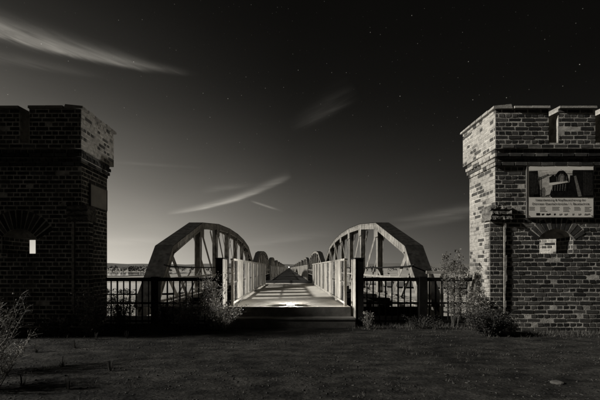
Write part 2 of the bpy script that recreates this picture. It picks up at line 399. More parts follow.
def tower(sg, label):
    """sg = +1 right, -1 left; local X is measured outward from the bridge axis, then mirrored"""
    t = thing('gate_tower', label, 'tower', (0, 0, 0), 'brick gate towers')
    X0 = 4.03 if sg > 0 else 4.06
    X1 = 8.2
    th = .5 if sg > 0 else .8
    oa, ob = (4.94, 5.60) if sg > 0 else (5.0, 5.66)         # embrasure
    oz0, oz1, ocr = 1.535, 1.86, 2.02
    RU, RL = 8.12, 7.88                                        # rear ends of upper and lower side wall
    gaps = [(5.08, 5.26), (5.99, 6.17), (6.9, 7.08)]
    GZ = 3.70
    vh = .235 if sg > 0 else .37                               # length of the arch bricks
    m = lambda x: sg*x
    # mortar core, set behind the brick faces
    c = MB(); g = .0045; ylo = FY+.06+g; yhi = FY+g; x_lo = X0+.03+g; x_hi = X0+g
    sp = 42*CH
    B = lambda x0, x1, y0, y1, z0, z1: c.box(m(x0), m(x1), y0, y1, z0, z1)
    B(x_lo, X1, ylo, FY+th, -.3, oz0)
    B(x_lo, oa, ylo+.0005, FY+th-.001, oz0, ocr+.02); B(ob, X1, ylo+.0005, FY+th-.001, oz0, ocr+.02)
    B(x_lo, X1, ylo, FY+th, ocr+.02, sp)
    B(oa, ob, FY+.26, FY+th-.002, oz1, ocr+.02)                  # inner lintel
    B(x_hi, X1, yhi, FY+.5, sp, GZ)
    e = [x_hi]+[q for gp in gaps for q in gp]+[X1]
    for i in range(0, len(e), 2): B(e[i], e[i+1], yhi, FY+.5, GZ, NC*CH)
    B(x_lo, X0+.42, FY+th, RL, -.3, sp); B(x_hi, X0+.42, FY+.5, RU, sp, NC*CH-.14)
    B(X1-.4, X1, FY+th, RU, -.3, NC*CH)
    # spandrels of the embrasure arch
    w = ob-oa; rise = ocr-oz1; rad = w*w/(8*rise)+rise/2; cxm = (oa+ob)/2; czm = ocr-rad
    half = math.asin(w/2/rad)
    for s in (-1, 1):
        poly = [(m(cxm+s*w/2), ocr+.019)]
        for i in range(6):
            a = half*(1-i/5)*s; poly.append((m(cxm+math.sin(a)*rad), czm+math.cos(a)*rad))
        poly.append((m(cxm), ocr+.019))
        c.prism(poly, ylo+.001, FY+.255)
    c.build('mortar_core', MT['mortar'], t)
    # bricks
    items = []       # (mesh kind, length, centre, rotation about z, score)
    for k in range(NC):
        z = (k+.5)*CH; s = setback(k); jit = lambda: random.uniform(-.003, .003) + (random.uniform(.006, .012) if random.random() < .035 else 0)
        y = FY+s
        blk = []
        if oz0-.02 < z < ocr+.05: blk.append((oa, ob))
        if z > oz1-.03:                                           # keep clear of the arch bricks
            rr = rad+vh
            if z < czm+rr+.01:
                dz = z-czm; hw = math.sqrt(max(0, (rr+.012)**2-dz*dz)); lim = abs(math.tan(half+.10))*dz
                hw = min(hw, lim); blk.append((cxm-hw, cxm+hw))
        if z > GZ: blk += gaps
        xs0 = X0+(.03 if k < 42 else 0)*(1 if k < 38 else .3)
        pil = z < 2.15
        if pil: blk.append((0, 4.20))
        for (a, b) in course_bricks(xs0, X1-.001, k, blk):
            cx = (a+b)/2; inview = abs(cx) < (6.05 if sg > 0 else 5.72) and z > .12
            vis = inview and not (sg > 0 and 4.64 < cx < 5.9 and 2.26 < z < 3.27)
            items.append(('brick', b-a, Vector((m(cx), y+jit(), z)), 0.0, (b-a)*2 if vis else 0))
        # inner side face
        sx = X0+(s*.5 if s > 0 else s); yend = RU if k >= 42 else RL+(.10 if k > 38 else 0)
        if k >= NC-2: yend -= 0
        for (a, b) in course_bricks(y, yend, k+1, [(0, 7.06)] if pil else []):
            kd = 'pale' if (sg > 0 or z > 3.6) else 'brick'  # left tower: lamp-lit patch painted in as paler brick near the top
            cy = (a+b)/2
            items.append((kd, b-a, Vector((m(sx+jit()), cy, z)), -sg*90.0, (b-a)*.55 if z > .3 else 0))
        # pilaster
        if pil:
            for (a, b) in course_bricks(3.95, 4.215, k, []):
                items.append(('brick', b-a, Vector((m((a+b)/2), 6.888+jit()*.3, z)), 0.0, (b-a)*2 if z > .3 else 0))
            for (a, b) in course_bricks(6.888, 7.06, k+1, []):
                items.append(('pale' if sg > 0 else 'brick', b-a, Vector((m(3.93+jit()), (a+b)/2, z)), -sg*90.0, (b-a)*.5))
        # embrasure reveal
        if oz0 < z < oz1+.08:
            for (a, b) in course_bricks(FY+.06, FY+th, k, []):
                items.append(('brick', b-a, Vector((m(ob-.006), (a+b)/2, z)), -sg*90.0, (b-a)*.6))
    items.sort(key=lambda q: -q[4])
    bulk = {'brick': MB(), 'pale': MB()}
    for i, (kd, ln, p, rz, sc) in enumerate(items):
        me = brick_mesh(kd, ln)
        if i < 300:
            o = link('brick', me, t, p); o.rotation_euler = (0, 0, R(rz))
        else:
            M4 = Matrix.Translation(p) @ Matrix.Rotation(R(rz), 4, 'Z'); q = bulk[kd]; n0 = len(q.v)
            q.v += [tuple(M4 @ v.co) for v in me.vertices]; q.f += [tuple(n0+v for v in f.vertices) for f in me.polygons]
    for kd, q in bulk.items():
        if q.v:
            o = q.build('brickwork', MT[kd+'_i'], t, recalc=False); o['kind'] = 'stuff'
    pc = MB(); pc.box(m(3.95), m(4.20), 6.892, 7.05, -.3, 2.16); pc.build('pilaster_core', MT['mortar'], t)
    # arch bricks over the embrasure
    nv = 12 if sg > 0 else 13
    for i in range(nv):
        a0 = -half*1.18+2*half*1.18*(i+.14)/nv; a1 = -half*1.18+2*half*1.18*(i+.86)/nv
        v = MB(); poly = [(m(cxm+math.sin(a)*r_), czm+math.cos(a)*r_) for a, r_ in ((a0, rad+.004), (a1, rad+.004), (a1, rad+vh), (a0, rad+vh))]
        yf = FY+.058+random.uniform(-.003, .003)
        v.prism(poly, yf, FY+.25); v.build('voussoir', MT['brick'], t)
    # broken stone block on the pilaster
    bm = bmesh.new(); bmesh.ops.create_cube(bm, size=1); bmesh.ops.subdivide_edges(bm, edges=bm.edges[:], cuts=11, use_grid_fill=True)
    for v in bm.verts:
        p = Vector((v.co.x*.40, v.co.y*.34, v.co.z*.30)); nn = noise.noise_vector(p*17+Vector((sg*5, 0, 0)))
        groove = .06*(abs(math.sin((p.z+.15)*31.4)) < .35)
        v.co = p+nn*.026-Vector((0, -groove if p.y < -.15 else 0, 0))
    me = bpy.data.meshes.new('impost_stone'); bm.to_mesh(me); bm.free(); me.materials.append(MT['stone'])
    link('impost_stone', me, t, (m(4.145), 7.0, 2.33))
    ps = MB(); n = 14
    for i in range(n):
        z0, z1 = .35+1.8*i/n, .35+1.8*(i+1)/n
        ps.box(m(4.222), m(4.268+random.uniform(-.026, .014)), 6.868+random.uniform(0, .005), 6.95, z0, z1)
    ps.build('plaster_strip', MT['plaster'], t)
    # coping stones
    zt = NC*CH
    for i in range(0, len(e), 2):
        a, b = e[i], e[i+1]; n = max(1, int(round((b-a)/.30)))
        for q in range(n):
            x0, x1 = a+(b-a)*q/n, a+(b-a)*(q+1)/n
            cm = MB(); dz = random.uniform(-.004, .008)
            if i == 0 and q == 0: x0 += .34
            if x1-x0 < .05: continue
            cm.hexa([(m(x0+.004), FY-.045, zt), (m(x1-.004), FY-.045, zt), (m(x1-.004), FY+.54, zt), (m(x0+.004), FY+.54, zt),
                     (m(x0+.004), FY-.04, zt+.045+dz), (m(x1-.004), FY-.04, zt+.045+dz), (m(x1-.004), FY+.5, zt+.075+dz), (m(x0+.004), FY+.5, zt+.075+dz)])
            cm.build('coping_stone', MT['coping'], t)
    n = 6; ya, yb = FY-.03, RU+.05
    for q in range(n):
        y0, y1 = ya+(yb-ya)*q/n, ya+(yb-ya)*(q+1)/n
        cm = MB(); dz = random.uniform(-.006, .012)
        cm.hexa([(m(X0-.045), y0+.004, zt), (m(X0+.33), y0+.004, zt), (m(X0+.33), y1-.012, zt), (m(X0-.045), y1-.012, zt),
                 (m(X0-.04), y0+.004, zt+.05+dz), (m(X0+.3), y0+.004, zt+.085+dz), (m(X0+.3), y1-.02, zt+.08+dz), (m(X0-.04), y1-.02, zt+.045+dz)])
        cm.build('coping_stone', MT['coping'], t)
    sm = MB(); sm.box(m(X0+g+.01), m(X0+.40), FY+.55, RU-.02, NC*CH-.14, NC*CH-.002); sm.build('coping_bed', MT['mortar'], t)
    return t
random.seed(21)
tower(-1, 'dark brick gate tower at the left edge, its inner top corner lit')
tower(1, 'moonlit brick gate tower at the right edge, carrying the information board')
# added wall behind the right tower, angled to catch the moon in its embrasure
ww = thing('added_moonlit_wall', 'pale brick wall added behind the right tower to show moonlit through its embrasure', 'wall')
mbw = MB(); A, Bp = Vector((6.0, 10.8, 0)), Vector((8.4, 9.0, 0)); d = (Bp-A).normalized(); nrm = Vector((d.y, -d.x, 0))
if nrm.x > 0: nrm = -nrm
mbw.hexa([A+Vector((0,0,-1.5)), Bp+Vector((0,0,-1.5)), Bp-nrm*.4+Vector((0,0,-1.5)), A-nrm*.4+Vector((0,0,-1.5)),
          A+Vector((0,0,2.4)), Bp+Vector((0,0,2.4)), Bp-nrm*.4+Vector((0,0,2.4)), A-nrm*.4+Vector((0,0,2.4))])
mbw.build('mortar_core', MT['mortar'], ww)
rot = math.atan2(nrm.x, -nrm.y)
for k in range(14, 26):
    for (a, b) in course_bricks(.1, 2.9, k, []):
        o = link('brick', brick_mesh('pale' if random.random() < .62 else 'brick', b-a), ww, A+d*((a+b)/2)+nrm*.012+Vector((0, 0, (k+.5)*CH))); o.rotation_euler = (0, 0, rot)

# ------------------------------------------------------------------ information board on the right tower
SY = 6.862
sgn = thing('information_board', 'white information board with a bridge picture and printed text on the right tower', 'sign', (0, 0, 0))
def spx(px, py): return (CX*0+(px-CX)*SY/F, H+(CY-py)*SY/F)
x0, z1 = spx(527.3, 163.2); x1, z0 = spx(593, 217.2)
MB().box(x0, x1, SY, SY+.028, z0, z1).build('panel', MT['board'], sgn)
for (a, b, c_, d_) in ((x0-.012, x0, z0, z1), (x1, x1+.012, z0, z1), (x0-.012, x1+.012, z1, z1+.012), (x0-.012, x1+.012, z0-.012, z0)):
    MB().box(a, b, SY-.006, SY+.03, c_, d_).build('frame', MT['infill'], sgn)
lay = [0]
def flat(pts, mat, name):              # points given in the enlarged view of the board, 5.714 x, origin (520,155)
    lay[0] += 1; y = SY-.0012-.0007*lay[0]
    mb = MB(); mb.face([(lambda q: (q[0], y, q[1]))(spx(520+px/5.714, 155+py/5.714)) for px, py in pts])
    return mb.build(name, mat, sgn, recalc=False)
flat(((50,86),(418,86),(418,240),(50,240)), MT['print_light'], 'printed_picture')
flat(((50,92),(101,90),(106,150),(116,240),(50,240)), MT['print_dark'], 'printed_picture')
flat(((102,130),(160,108),(166,116),(106,146)), MT['print_mid'], 'printed_picture')
flat(((116,240),(112,205),(136,182),(150,215),(168,240)), MT['print_mid'], 'printed_picture')
flat(((166,128),(190,112),(200,128),(196,156),(168,160)), MT['print_dark'], 'printed_picture')
flat(((194,158),(198,118),(216,96),(234,82),(252,92),(268,112),(276,156)), MT['print_dark'], 'printed_picture')
flat(((212,156),(216,124),(232,102),(252,118),(258,154)), MT['print_mid'], 'printed_picture')
flat(((228,152),(231,116),(241,120),(244,152)), MT['print_light'], 'printed_picture')
flat(((172,240),(176,190),(200,170),(280,160),(284,116),(298,116),(298,86),(418,86),(418,240)), MT['print_dark'], 'printed_picture')
flat(((306,122),(318,118),(352,236),(330,238)), MT['print_mid'], 'printed_picture')
flat(((142,232),(146,190),(166,172),(186,176),(168,226)), MT['print_light'], 'printed_picture')
flat(((164,160),(268,148),(274,156),(176,174),(164,172)), MT['board'], 'printed_picture')
for k_ in range(7):                    # truss verticals and railing posts of the printed view
    xx = 206+k_*9; top_ = 86+abs(xx-234)*.9+14
    flat(((xx, top_), (xx+2.5, top_), (xx+2.5, 154), (xx, 155)), MT['print_dark' if k_ % 2 else 'print_mid'], 'printed_picture')
for k_ in range(6):
    xx = 180+k_*15; flat(((xx, 176-k_*2), (xx+3, 176-k_*2), (xx+3-k_, 205), (xx-k_, 206)), MT['print_mid'], 'printed_picture')
for k_ in range(5):
    flat(((54+k_*9, 100+k_*3), (60+k_*9, 101+k_*3), (64+k_*9, 225), (57+k_*9, 225)), MT['print_smudge'], 'printed_picture')
for k_ in range(6):
    flat(((356+k_*9, 96+k_*2), (361+k_*9, 97+k_*2), (364+k_*9, 232), (358+k_*9, 232)), MT['print_smudge'], 'printed_picture')
flat(((118,96),(160,92),(240,86),(296,90),(296,93),(240,90),(160,97),(118,101)), MT['board'], 'printed_picture')
for px_, py_ in ((528.6, 164.6), (591.7, 164.6), (528.6, 215.8), (591.7, 215.8)):
    X_, Z_ = spx(px_, py_); MB().tube([(X_, SY-.006, Z_), (X_, SY+.001, Z_)], .010, 8).build('eyelet', MT['infill'], sgn)
def text(s, px0, px1, py, hpx, mat, name):
    cu = bpy.data.curves.new(name, 'FONT'); cu.body = s; cu.align_x = 'CENTER'; cu.size = 1
    o = link(name, cu, sgn); bpy.context.view_layer.update()
    w = max(o.dimensions.x, .01); wt = (px1-px0)*SY/F; k = wt/w
    cu.materials.append(mat); cu.offset = .008
    X, Z = spx((px0+px1)/2, py)
    kz = hpx*SY/F/.72
    bpy.context.view_layer.update(); me = bpy.data.meshes.new_from_object(o.evaluated_get(bpy.context.evaluated_depsgraph_get()))
    bpy.data.objects.remove(o); o = link(name, me, sgn)
    o.scale = (k, kz, 1); o.rotation_euler = (R(90), 0, 0); o.location = (X, SY-.004, Z)
    o['kind'] = 'stuff'; return o
text('Instandsetzung & Kopfbausicherung der', 535.5, 585.5, 201.0, 2.3, MT['print_text'], 'title_lettering')
text('Dömitzer Eisenbahnbrücke / 1. Bauabschnitt', 532, 589, 204.9, 2.3, MT['print_text'], 'title_lettering')
for i, px in enumerate((529, 539.8, 552, 563, 574, 584.5)):
    mb = MB()
    for r_ in range(3 + (i % 2)):
        X, Z = spx(px, 207.2+r_*1.35); wd = random.uniform(4.5, 7.5)
        u0 = 0
        while u0 < wd:
            u1 = min(wd, u0+random.uniform(.5, 1.6)); mb.box(X+u0*SY/F, X+(u1-.18)*SY/F, SY-.0022, SY-.0005, Z-.006, Z+.006); u0 = u1
    mb.build('fine_print', MT['print_fine'], sgn)
for (px, w_, kind) in ((536.2, 3.6, 'd'), (541.4, 2.6, 'd'), (546, 4.6, 'd'), (553.8, 1.6, 'd'), (559, 3, 'f'), (564, 3.5, 'f'), (572, 2, 'f'), (578, 3, 'f'), (584, 6, 'f')):
    X, Z = spx(px, 214.3); mb = MB(); ww_ = w_*SY/F
    if px < 540: mb.box(X, X+ww_, SY-.0024, SY-.0005, Z-.02, Z+.024)
    else:
        mb.prism([(X, Z-.016), (X+ww_*.4, Z-.02), (X+ww_, Z-.004), (X+ww_*.9, Z+.02), (X+ww_*.5, Z+.008), (X+ww_*.15, Z+.02)], SY-.0024, SY-.0005)
    mb.build('printed_logo', MT['print_text' if kind == 'd' else 'print_fine'], sgn)
# plaque on the inner side of the left tower
PX = -4.06-.03+.002
pq = thing('wall_plaque', 'plain grey plaque on the inner side of the left tower', 'plaque')
MB().box(PX, PX+.028, 7.17, 7.80, 2.53, 2.97).build('panel', MT['plaque'], pq)
for (a, b, c_, d_) in ((7.155, 7.17, 2.515, 2.985), (7.80, 7.815, 2.515, 2.985), (7.17, 7.80, 2.97, 2.985), (7.17, 7.80, 2.515, 2.53)):
    MB().box(PX, PX+.036, a, b, c_, d_).build('frame', MT['infill'], pq)

# ------------------------------------------------------------------ front fences
def fence(sg, label):
    t = thing('iron_fence', label, 'fence', (0, 0, 0), 'iron fences beside the bridge entrance')
    y = 7.68; xa, xb = 1.60, 4.0; m = lambda x: sg*x; D = MT['dark_metal']
    MB().box(m(xa), m(xb), y-.045, y+.045, .96, 1.04).build('top_rail', D, t)
    MB().box(m(xa), m(xb), y-.02, y+.02, .46, .50).build('middle_rail', D, t)
    MB().box(m(xa), m(xb), y-.02, y+.02, .07, .11).build('bottom_rail', D, t)
    MB().box(m(2.84), m(3.0), y-.08, y+.08, -.2, 1.06).build('post', D, t)
    me = None; x = xa+.11; i = 0
    while x < xb-.05:
        if not (2.80 < x < 3.04):
            w = .014 if i % 2 else .011
            MB().box(m(x-w), m(x+w), y-w, y+w, .0, .965).build('bar', D, t)
        x += .137; i += 1
    MB().box(m(xa), m(xb), y-.12, y+.10, -.3, .035, .004).build('kerb', MT['ground'], t)
fence(-1, 'dark iron fence between the left tower and the bridge steps')
fence(1, 'dark iron fence between the bridge steps and the right tower')

gr = thing('guard_rail', 'white guard rail behind the right fence, between truss and tower', 'guard rail')
MB().box(3.62, 5.2, 9.2, 9.26, 1.095, 1.175).build('rail', MT['white_metal'], gr)
MB().box(3.62, 5.2, 9.21, 9.25, .955, 1.0).build('rail', MT['white_metal'], gr)
for xx in (3.70, 4.02, 4.75): MB().box(xx, xx+.07, 9.262, 9.33, -.4, 1.17).build('post', MT['white_metal'], gr)

# ------------------------------------------------------------------ gate piers, steps and deck
for sg, lab in ((-1, 'pale slim gate pier left of the bridge steps, half behind the shrub'), (1, 'pale slim gate pier right of the bridge steps')):
    t = thing('gate_pier', lab, 'pier', (0, 0, 0), 'gate piers at the steps')
    a, b = (1.405, 1.58) if sg > 0 else (1.40, 1.55)
    MB().box(sg*a, sg*(a+.012), 7.40, 7.92, 0, 1.44).build('lit_inner_face', MT['pier'], t)  # lit inner side painted in as a paler plate
    MB().box(sg*(a+.012), sg*b, 7.41, 7.91, -.2, 1.44).build('body', MT['dark_metal'], t)  # unlit front painted in as darker metal
    MB().box(sg*(a-.012), sg*(b+.012), 7.385, 7.935, 1.44, 1.468).build('cap', MT['dark_metal'], t)
dk = thing('walkway_deck', 'pale gritty walkway deck with two front steps between the gate piers', 'walkway')
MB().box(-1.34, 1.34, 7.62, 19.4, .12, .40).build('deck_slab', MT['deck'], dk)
MB().box(-1.34, 1.34, 7.598, 7.618, .16, .404).build('edge_strip', MT['step'], dk)
MB().box(-1.38, 1.38, 7.30, 7.596, -.2, .165).build('step', MT['step'], dk)
MB().box(-1.38, 1.38, 7.285, 7.60, .167, .20).build('step_tread', MT['step'], dk)
MB().box(-1.34, 1.34, 19.40, 19.62, .30, .408).build('end_strip', MT['white_metal'], dk)
MB().box(-1.6, 1.6, 7.63, 10.2, -2.5, .115).build('abutment', MT['ground'], dk)
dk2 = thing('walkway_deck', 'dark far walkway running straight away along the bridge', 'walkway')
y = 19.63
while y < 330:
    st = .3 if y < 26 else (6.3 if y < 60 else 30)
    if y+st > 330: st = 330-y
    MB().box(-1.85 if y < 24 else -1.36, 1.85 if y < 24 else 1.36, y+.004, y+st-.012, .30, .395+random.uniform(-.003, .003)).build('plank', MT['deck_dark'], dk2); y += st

# railings
W, DK = 1.24, .40
def railing(sg, y0, y1, label, x=W, infill=True, period=1.5, plate=.66, simple=False):
    t = thing('deck_railing', label, 'railing', (0, 0, 0), 'railings of the bridge walkway')
    wm = MT['white_metal']; m = lambda q: sg*q
    MB().box(m(x-.02), m(x+.05), y0, y1, DK+1.02, DK+1.06).build('top_rail', wm, t)
    MB().box(m(x-.015), m(x+.035), y0, y1, DK+.05, DK+.10).build('bottom_rail', wm, t)
    y = y0+.02; inf = MB()
    while y < y1-.1:
        p = min(plate, y1-y)
        if plate > 0:
            
            if y+.80 < y1:
                o = MB(); ya_, yb_ = y+.80, min(y+.80+p, y1); nn_ = max(2, int((yb_-ya_)/.11)) if y0 < 40 else 1; pr = []
                for i_ in range(nn_):
                    u0_, u1_ = ya_+(yb_-ya_)*i_/nn_, ya_+(yb_-ya_)*(i_+1)/nn_
                    pr += [(0.0, u0_+.006), (0.0, u1_-.006)] + ([(.022, u1_-.004), (.022, u1_+.004)] if i_ < nn_-1 else [])
                loop = pr + [(.034, yb_), (.034, ya_)]; k_ = len(loop)
                o.v = [(m(x+q_[0]), q_[1], z_) for z_ in (DK+.102, DK+1.018) for q_ in loop]
                o.f = [tuple(range(k_))[::-1], tuple(range(k_, 2*k_))] + [(i_, (i_+1) % k_, k_+(i_+1) % k_, k_+i_) for i_ in range(k_)]
                o.build('plate', wm, t)
        pm = MB(); pm.box(m(x-.02), m(x+.04), y, y+.05, 0.1, DK+1.018); pm.build('post', wm if not simple else MT['infill'], t)
        if infill:
            e0, e1 = y+.05, min(y+.80, y1)
            for zz in (.52,): inf.box(m(x+.002), m(x+.022), e0, e1, DK+zz, DK+zz+.028)
            yy = e0+.09
            while yy < e1-.03: inf.box(m(x+.006), m(x+.018), yy, yy+.014, DK+.10, DK+1.02); yy += .19
        y += period
    if inf.v: inf.build('infill_bars', MT['infill'], t)['kind'] = 'stuff'
    return t
railing(-1, 7.72, 18.5, 'near pale railing on the left of the lit walkway')
railing(1, 7.72, 18.5, 'near pale railing on the right of the lit walkway')
railing(-1, 18.6, 23.9, 'open grey railing of the wider bay on the left of the walkway', x=1.8, plate=0, simple=True)
railing(1, 18.6, 23.9, 'open grey railing of the wider bay on the right of the walkway', x=1.8, plate=0, simple=True)
for i, (a, b) in enumerate(((24, 41), (42, 73), (74, 136), (137, 230), (231, 329))):
    nm = ('second', 'third', 'fourth', 'fifth', 'farthest')[i]
    for sg in (-1, 1):
        railing(sg, a, b, f'{nm} length of pale railing on the {"left" if sg < 0 else "right"} of the far walkway',
                x=W+.03, infill=False, period=1.5 if i < 2 else (3.7 if i == 2 else 12), plate=.68 if i < 2 else (2.4 if i == 2 else 9))

# ------------------------------------------------------------------ arched trusses
Y0, LEN, ZB = 10.3, 30.0, .12
TOP = [(10.3, .10), (12.0, 2.0), (16.1, 3.33), (19.78, 3.72), (23.46, 3.88)]
TOP = TOP + [(2*25.3-y, z) for y, z in TOP[::-1]]
def truss():
    """inner face at local x = 0, outer face at x = .56 (mirrored by scale for the left); y from 0"""
    t = thing('arched_truss', '', 'truss')
    st = MT['steel']; w = .56; xm_ = w/2; off = Y0
    P = [(y-off, z) for y, z in TOP]
    for i in range(len(P)-1):
        (ya, za), (yb, zb) = P[i], P[i+1]
        a, b = Vector((xm_, ya, za)), Vector((xm_, yb, zb)); d = (b-a).normalized(); up = Vector((1,0,0)).cross(d).normalized()
        nm = 'end_post' if i in (0, len(P)-2) else 'top_chord'
        e = d*.02
        side = MB()
        for xx in (.016, w-.016): side.bar(a+Vector((xx-xm_, 0, 0))-up*.14+e, b+Vector((xx-xm_, 0, 0))-up*.14-e, .03, .28, up)
        c = side.build(nm, st, t)
        pl = MB(); pl.bar(a+up*.008+e*.2, b+up*.008-e*.2, w+.06, .018, up); pl.build('cover_plate', MT['steel_top'], c)
        fl = MB()
        for xx in (.035, w-.035): fl.bar(a+Vector((xx-xm_, 0, 0))-up*.285+e, b+Vector((xx-xm_, 0, 0))-up*.285-e, .11, .016, up)
        n = max(2, int((b-a).length/.55)); q0 = a-up*.275; q1 = b-up*.275
        for k in range(n):
            s = 1 if k % 2 else -1
            fl.bar(q0+(q1-q0)*(k/n)+Vector((s*.22, 0, 0)), q0+(q1-q0)*((k+1)/n)+Vector((-s*.22, 0, 0)), .06, .01, up)
        for hh in (.03, .25): fl.bar(a-Vector((xm_+.007, 0, 0))-up*hh+e, b-Vector((xm_+.007, 0, 0))-up*hh-e, .014, .055, up)
        fl.build('lacing', st, c)
        rv = MB(); n = max(3, int((b-a).length/.22))
        for k in range(n):
            for hh in (.04, .24):
                p = a+(b-a)*((k+.5)/n)-up*hh; rv.box(-.012, .004, p.y-.018, p.y+.018, p.z-.018, p.z+.018)
        rv.build('rivets', st, c)['kind'] = 'stuff'
    # bottom chord
    for xx in (.02, w-.05):
        MB().box(xx, xx+.03, .1, LEN-.1, ZB-.38, ZB).build('bottom_chord', st, t)
    fb = MB()
    for xx in (-.06, w-.12): fb.box(xx, xx+.18, .1, LEN-.1, ZB+.001, ZB+.02)
    fb.build('bottom_flange', st, t)
    # verticals
    for i in range(2, len(P)-2):
        yv, zv = P[i]
        v = MB()
        for xx in (.04, .29): v.box(xx, xx+.02, yv-.13, yv+.13, ZB, zv-.3)
        v.box(.06, .29, yv-.006, yv+.006, ZB, zv-.32)
        c = v.build('vertical', st, t)
        gq = MB(); gq.prism([(-.011, zv-.10), (-.011, zv-.66), (-.001, zv-.66), (-.001, zv-.10)], yv-.36, yv+.36); gq.build('gusset', st, c)
    def diag(a, b, wd=.15):
        o = MB()
        for xx in (.066, w-.078): o.bar((xx, a[0], a[1]), (xx, b[0], b[1]), .012, wd, (0, 0, 1) if abs(b[0]-a[0]) > .1 else (0, 1, 0))
        o.build('diagonal', st, t)
    diag((P[1][0], P[1][1]-.2), (14.0-off, ZB), .22); diag((P[2][0]-.1, P[2][1]-2.2), (14.0-off, ZB), .12)
    for i in range(2, 4): diag((P[i][0]+.1, P[i][1]-.35), (P[i+1][0]-.1, ZB+.05), .22)
    diag((P[4][0], P[4][1]-.3), (P[5][0], ZB+.05), .10); diag((P[5][0], P[5][1]-.3), (P[4][0], ZB+.05), .10)
    n = len(P)
    diag((P[-2][0], P[-2][1]-.2), (LEN-3.7, ZB), .18)
    for i in range(2, 4): diag((P[n-1-i][0]-.1, P[n-1-i][1]-.35), (P[n-2-i][0]+.1, ZB+.05), .17)
    # horizontal rails on the inner side
    MB().box(-.045, -.005, .9, LEN-.9, .84, .93).build('guard_rail', MT['white_metal'], t)
    tb = MB(); tb.tube([(-.03, .75, 1.36), (-.03, 1.4, 1.30), (-.03, 4, 1.27), (-.03, LEN-4, 1.27), (-.03, LEN-1.0, 1.30)], .026, 8); tb.build('pipe', MT['dark_metal'], t)
    # bearing shoe
    for yy in (.25, LEN-.25): MB().box(.05, w-.05, yy-.35, yy+.35, ZB-.62, ZB-.36).build('bearing', MT['dark_metal'], t)
    return t
proto = truss(); first = True
nth = ('nearest', 'second', 'third', 'fourth', 'fifth', 'sixth', 'seventh', 'eighth', 'ninth', 'tenth')
for k in range(10):
    for sg in (-1, 1):
        o = proto if first else copy_tree(proto); first = False
        o.location = (sg*4.0, Y0+k*31.8, 0); o.scale = (sg, 1, 1)
        extra = ' beside the pale railing' if k == 0 else ''
        tag(o, f'{nth[k]} arched steel truss on the {"left" if sg < 0 else "right"} side of the bridge{extra}', 'truss', 'arched bridge trusses')
# cross girders carrying the walkway between the trusses
for k in range(3):
    fl = thing('floor_girders', f'{nth[k]} span floor of steel cross girders under the walkway', 'girders', (0, Y0+k*31.8, 0), 'bridge floor girders')
    for yy in (.4, 3.7, 5.8, 9.48, 13.16, 16.84, 20.52, 24.2, 26.4, 29.6):
        MB().box(-4.0, 4.0, yy-.10, yy+.10, -.36, .06).build('cross_girder', MT['steel_top'], fl)
    for xx in (-1.0, 1.0, -2.9, 2.9):
        MB().box(xx-.09, xx+.09, .3, 29.7, -.2, .10).build('stringer', MT['steel_top'], fl)
for k in range(4):
    t = thing('bridge_pier', f'{nth[k]} brick pier under the bridge spans', 'pier', (0, 41.2+k*31.8, 0), 'bridge piers')
    MB().box(-5.2, 5.2, -.9, .9, LOW-1, -.62).build('shaft', MT['mortar'], t); MB().box(-5.4, 5.4, -1.05, 1.05, -.615, -.52).build('cap', MT['coping'], t)

# ------------------------------------------------------------------ lamps
lp = thing('floor_lamp', 'small lit lamp lying on the front edge of the walkway deck', 'lamp', (.03, 7.72, .406))
b = MB(); b.box(-.075, .075, .0, .012, 0, .072); b.box(-.075, .075, .012, .09, 0, .01); 
for k_ in range(12):
    a0_, a1_ = R(-25+k_*19.2), R(-25+(k_+1)*19.2)
    b.hexa([(math.cos(q)*r_, .07+math.sin(q)*r_, z_) for z_ in (0, .056) for q, r_ in ((a0_, .09), (a1_, .09), (a1_, .098), (a0_, .098))])
b.build('housing', MT['dark_metal'], lp)
bm = bmesh.new(); bmesh.ops.create_uvsphere(bm, u_segments=20, v_segments=12, radius=1)
for v in bm.verts: v.co = Vector((v.co.x*.062, v.co.y*.02-.02, v.co.z*.026+.046))
me = bpy.data.meshes.new('glass'); bm.to_mesh(me); bm.free(); me.materials.append(MT['lamp']); 
for p in me.polygons: p.use_smooth = True
link('glass', me, lp)
def point(name, loc, e, rad):
    l = bpy.data.lights.new(name, 'POINT'); l.energy = e; l.shadow_soft_size = rad; l.color = (1, .985, .95)
    o = link(name, l); o.location = loc; return o
point('lamp_light', (.03, 7.79, .470), 240.0, .012)
sl = bpy.data.lights.new('lamp_beam', 'SPOT'); sl.energy = 250; sl.spot_size = R(76); sl.spot_blend = .7; sl.shadow_soft_size = .012; sl.color = (1, .985, .95)
so = link('lamp_beam', sl); so.location = (.03, 7.80, .475); so.rotation_euler = (R(97), 0, 0)
fl = thing('far_lamp', 'tiny bright light at the far end of the bridge walkway', 'lamp', (0, 331, .4))
MB().box(-.12, .12, -.12, .12, 0, 1.2).build('post', MT['dark_metal'], fl); MB().box(-.45, .45, -.4, .4, 1.2, 2.0).build('glass', MT['farlamp'], fl)

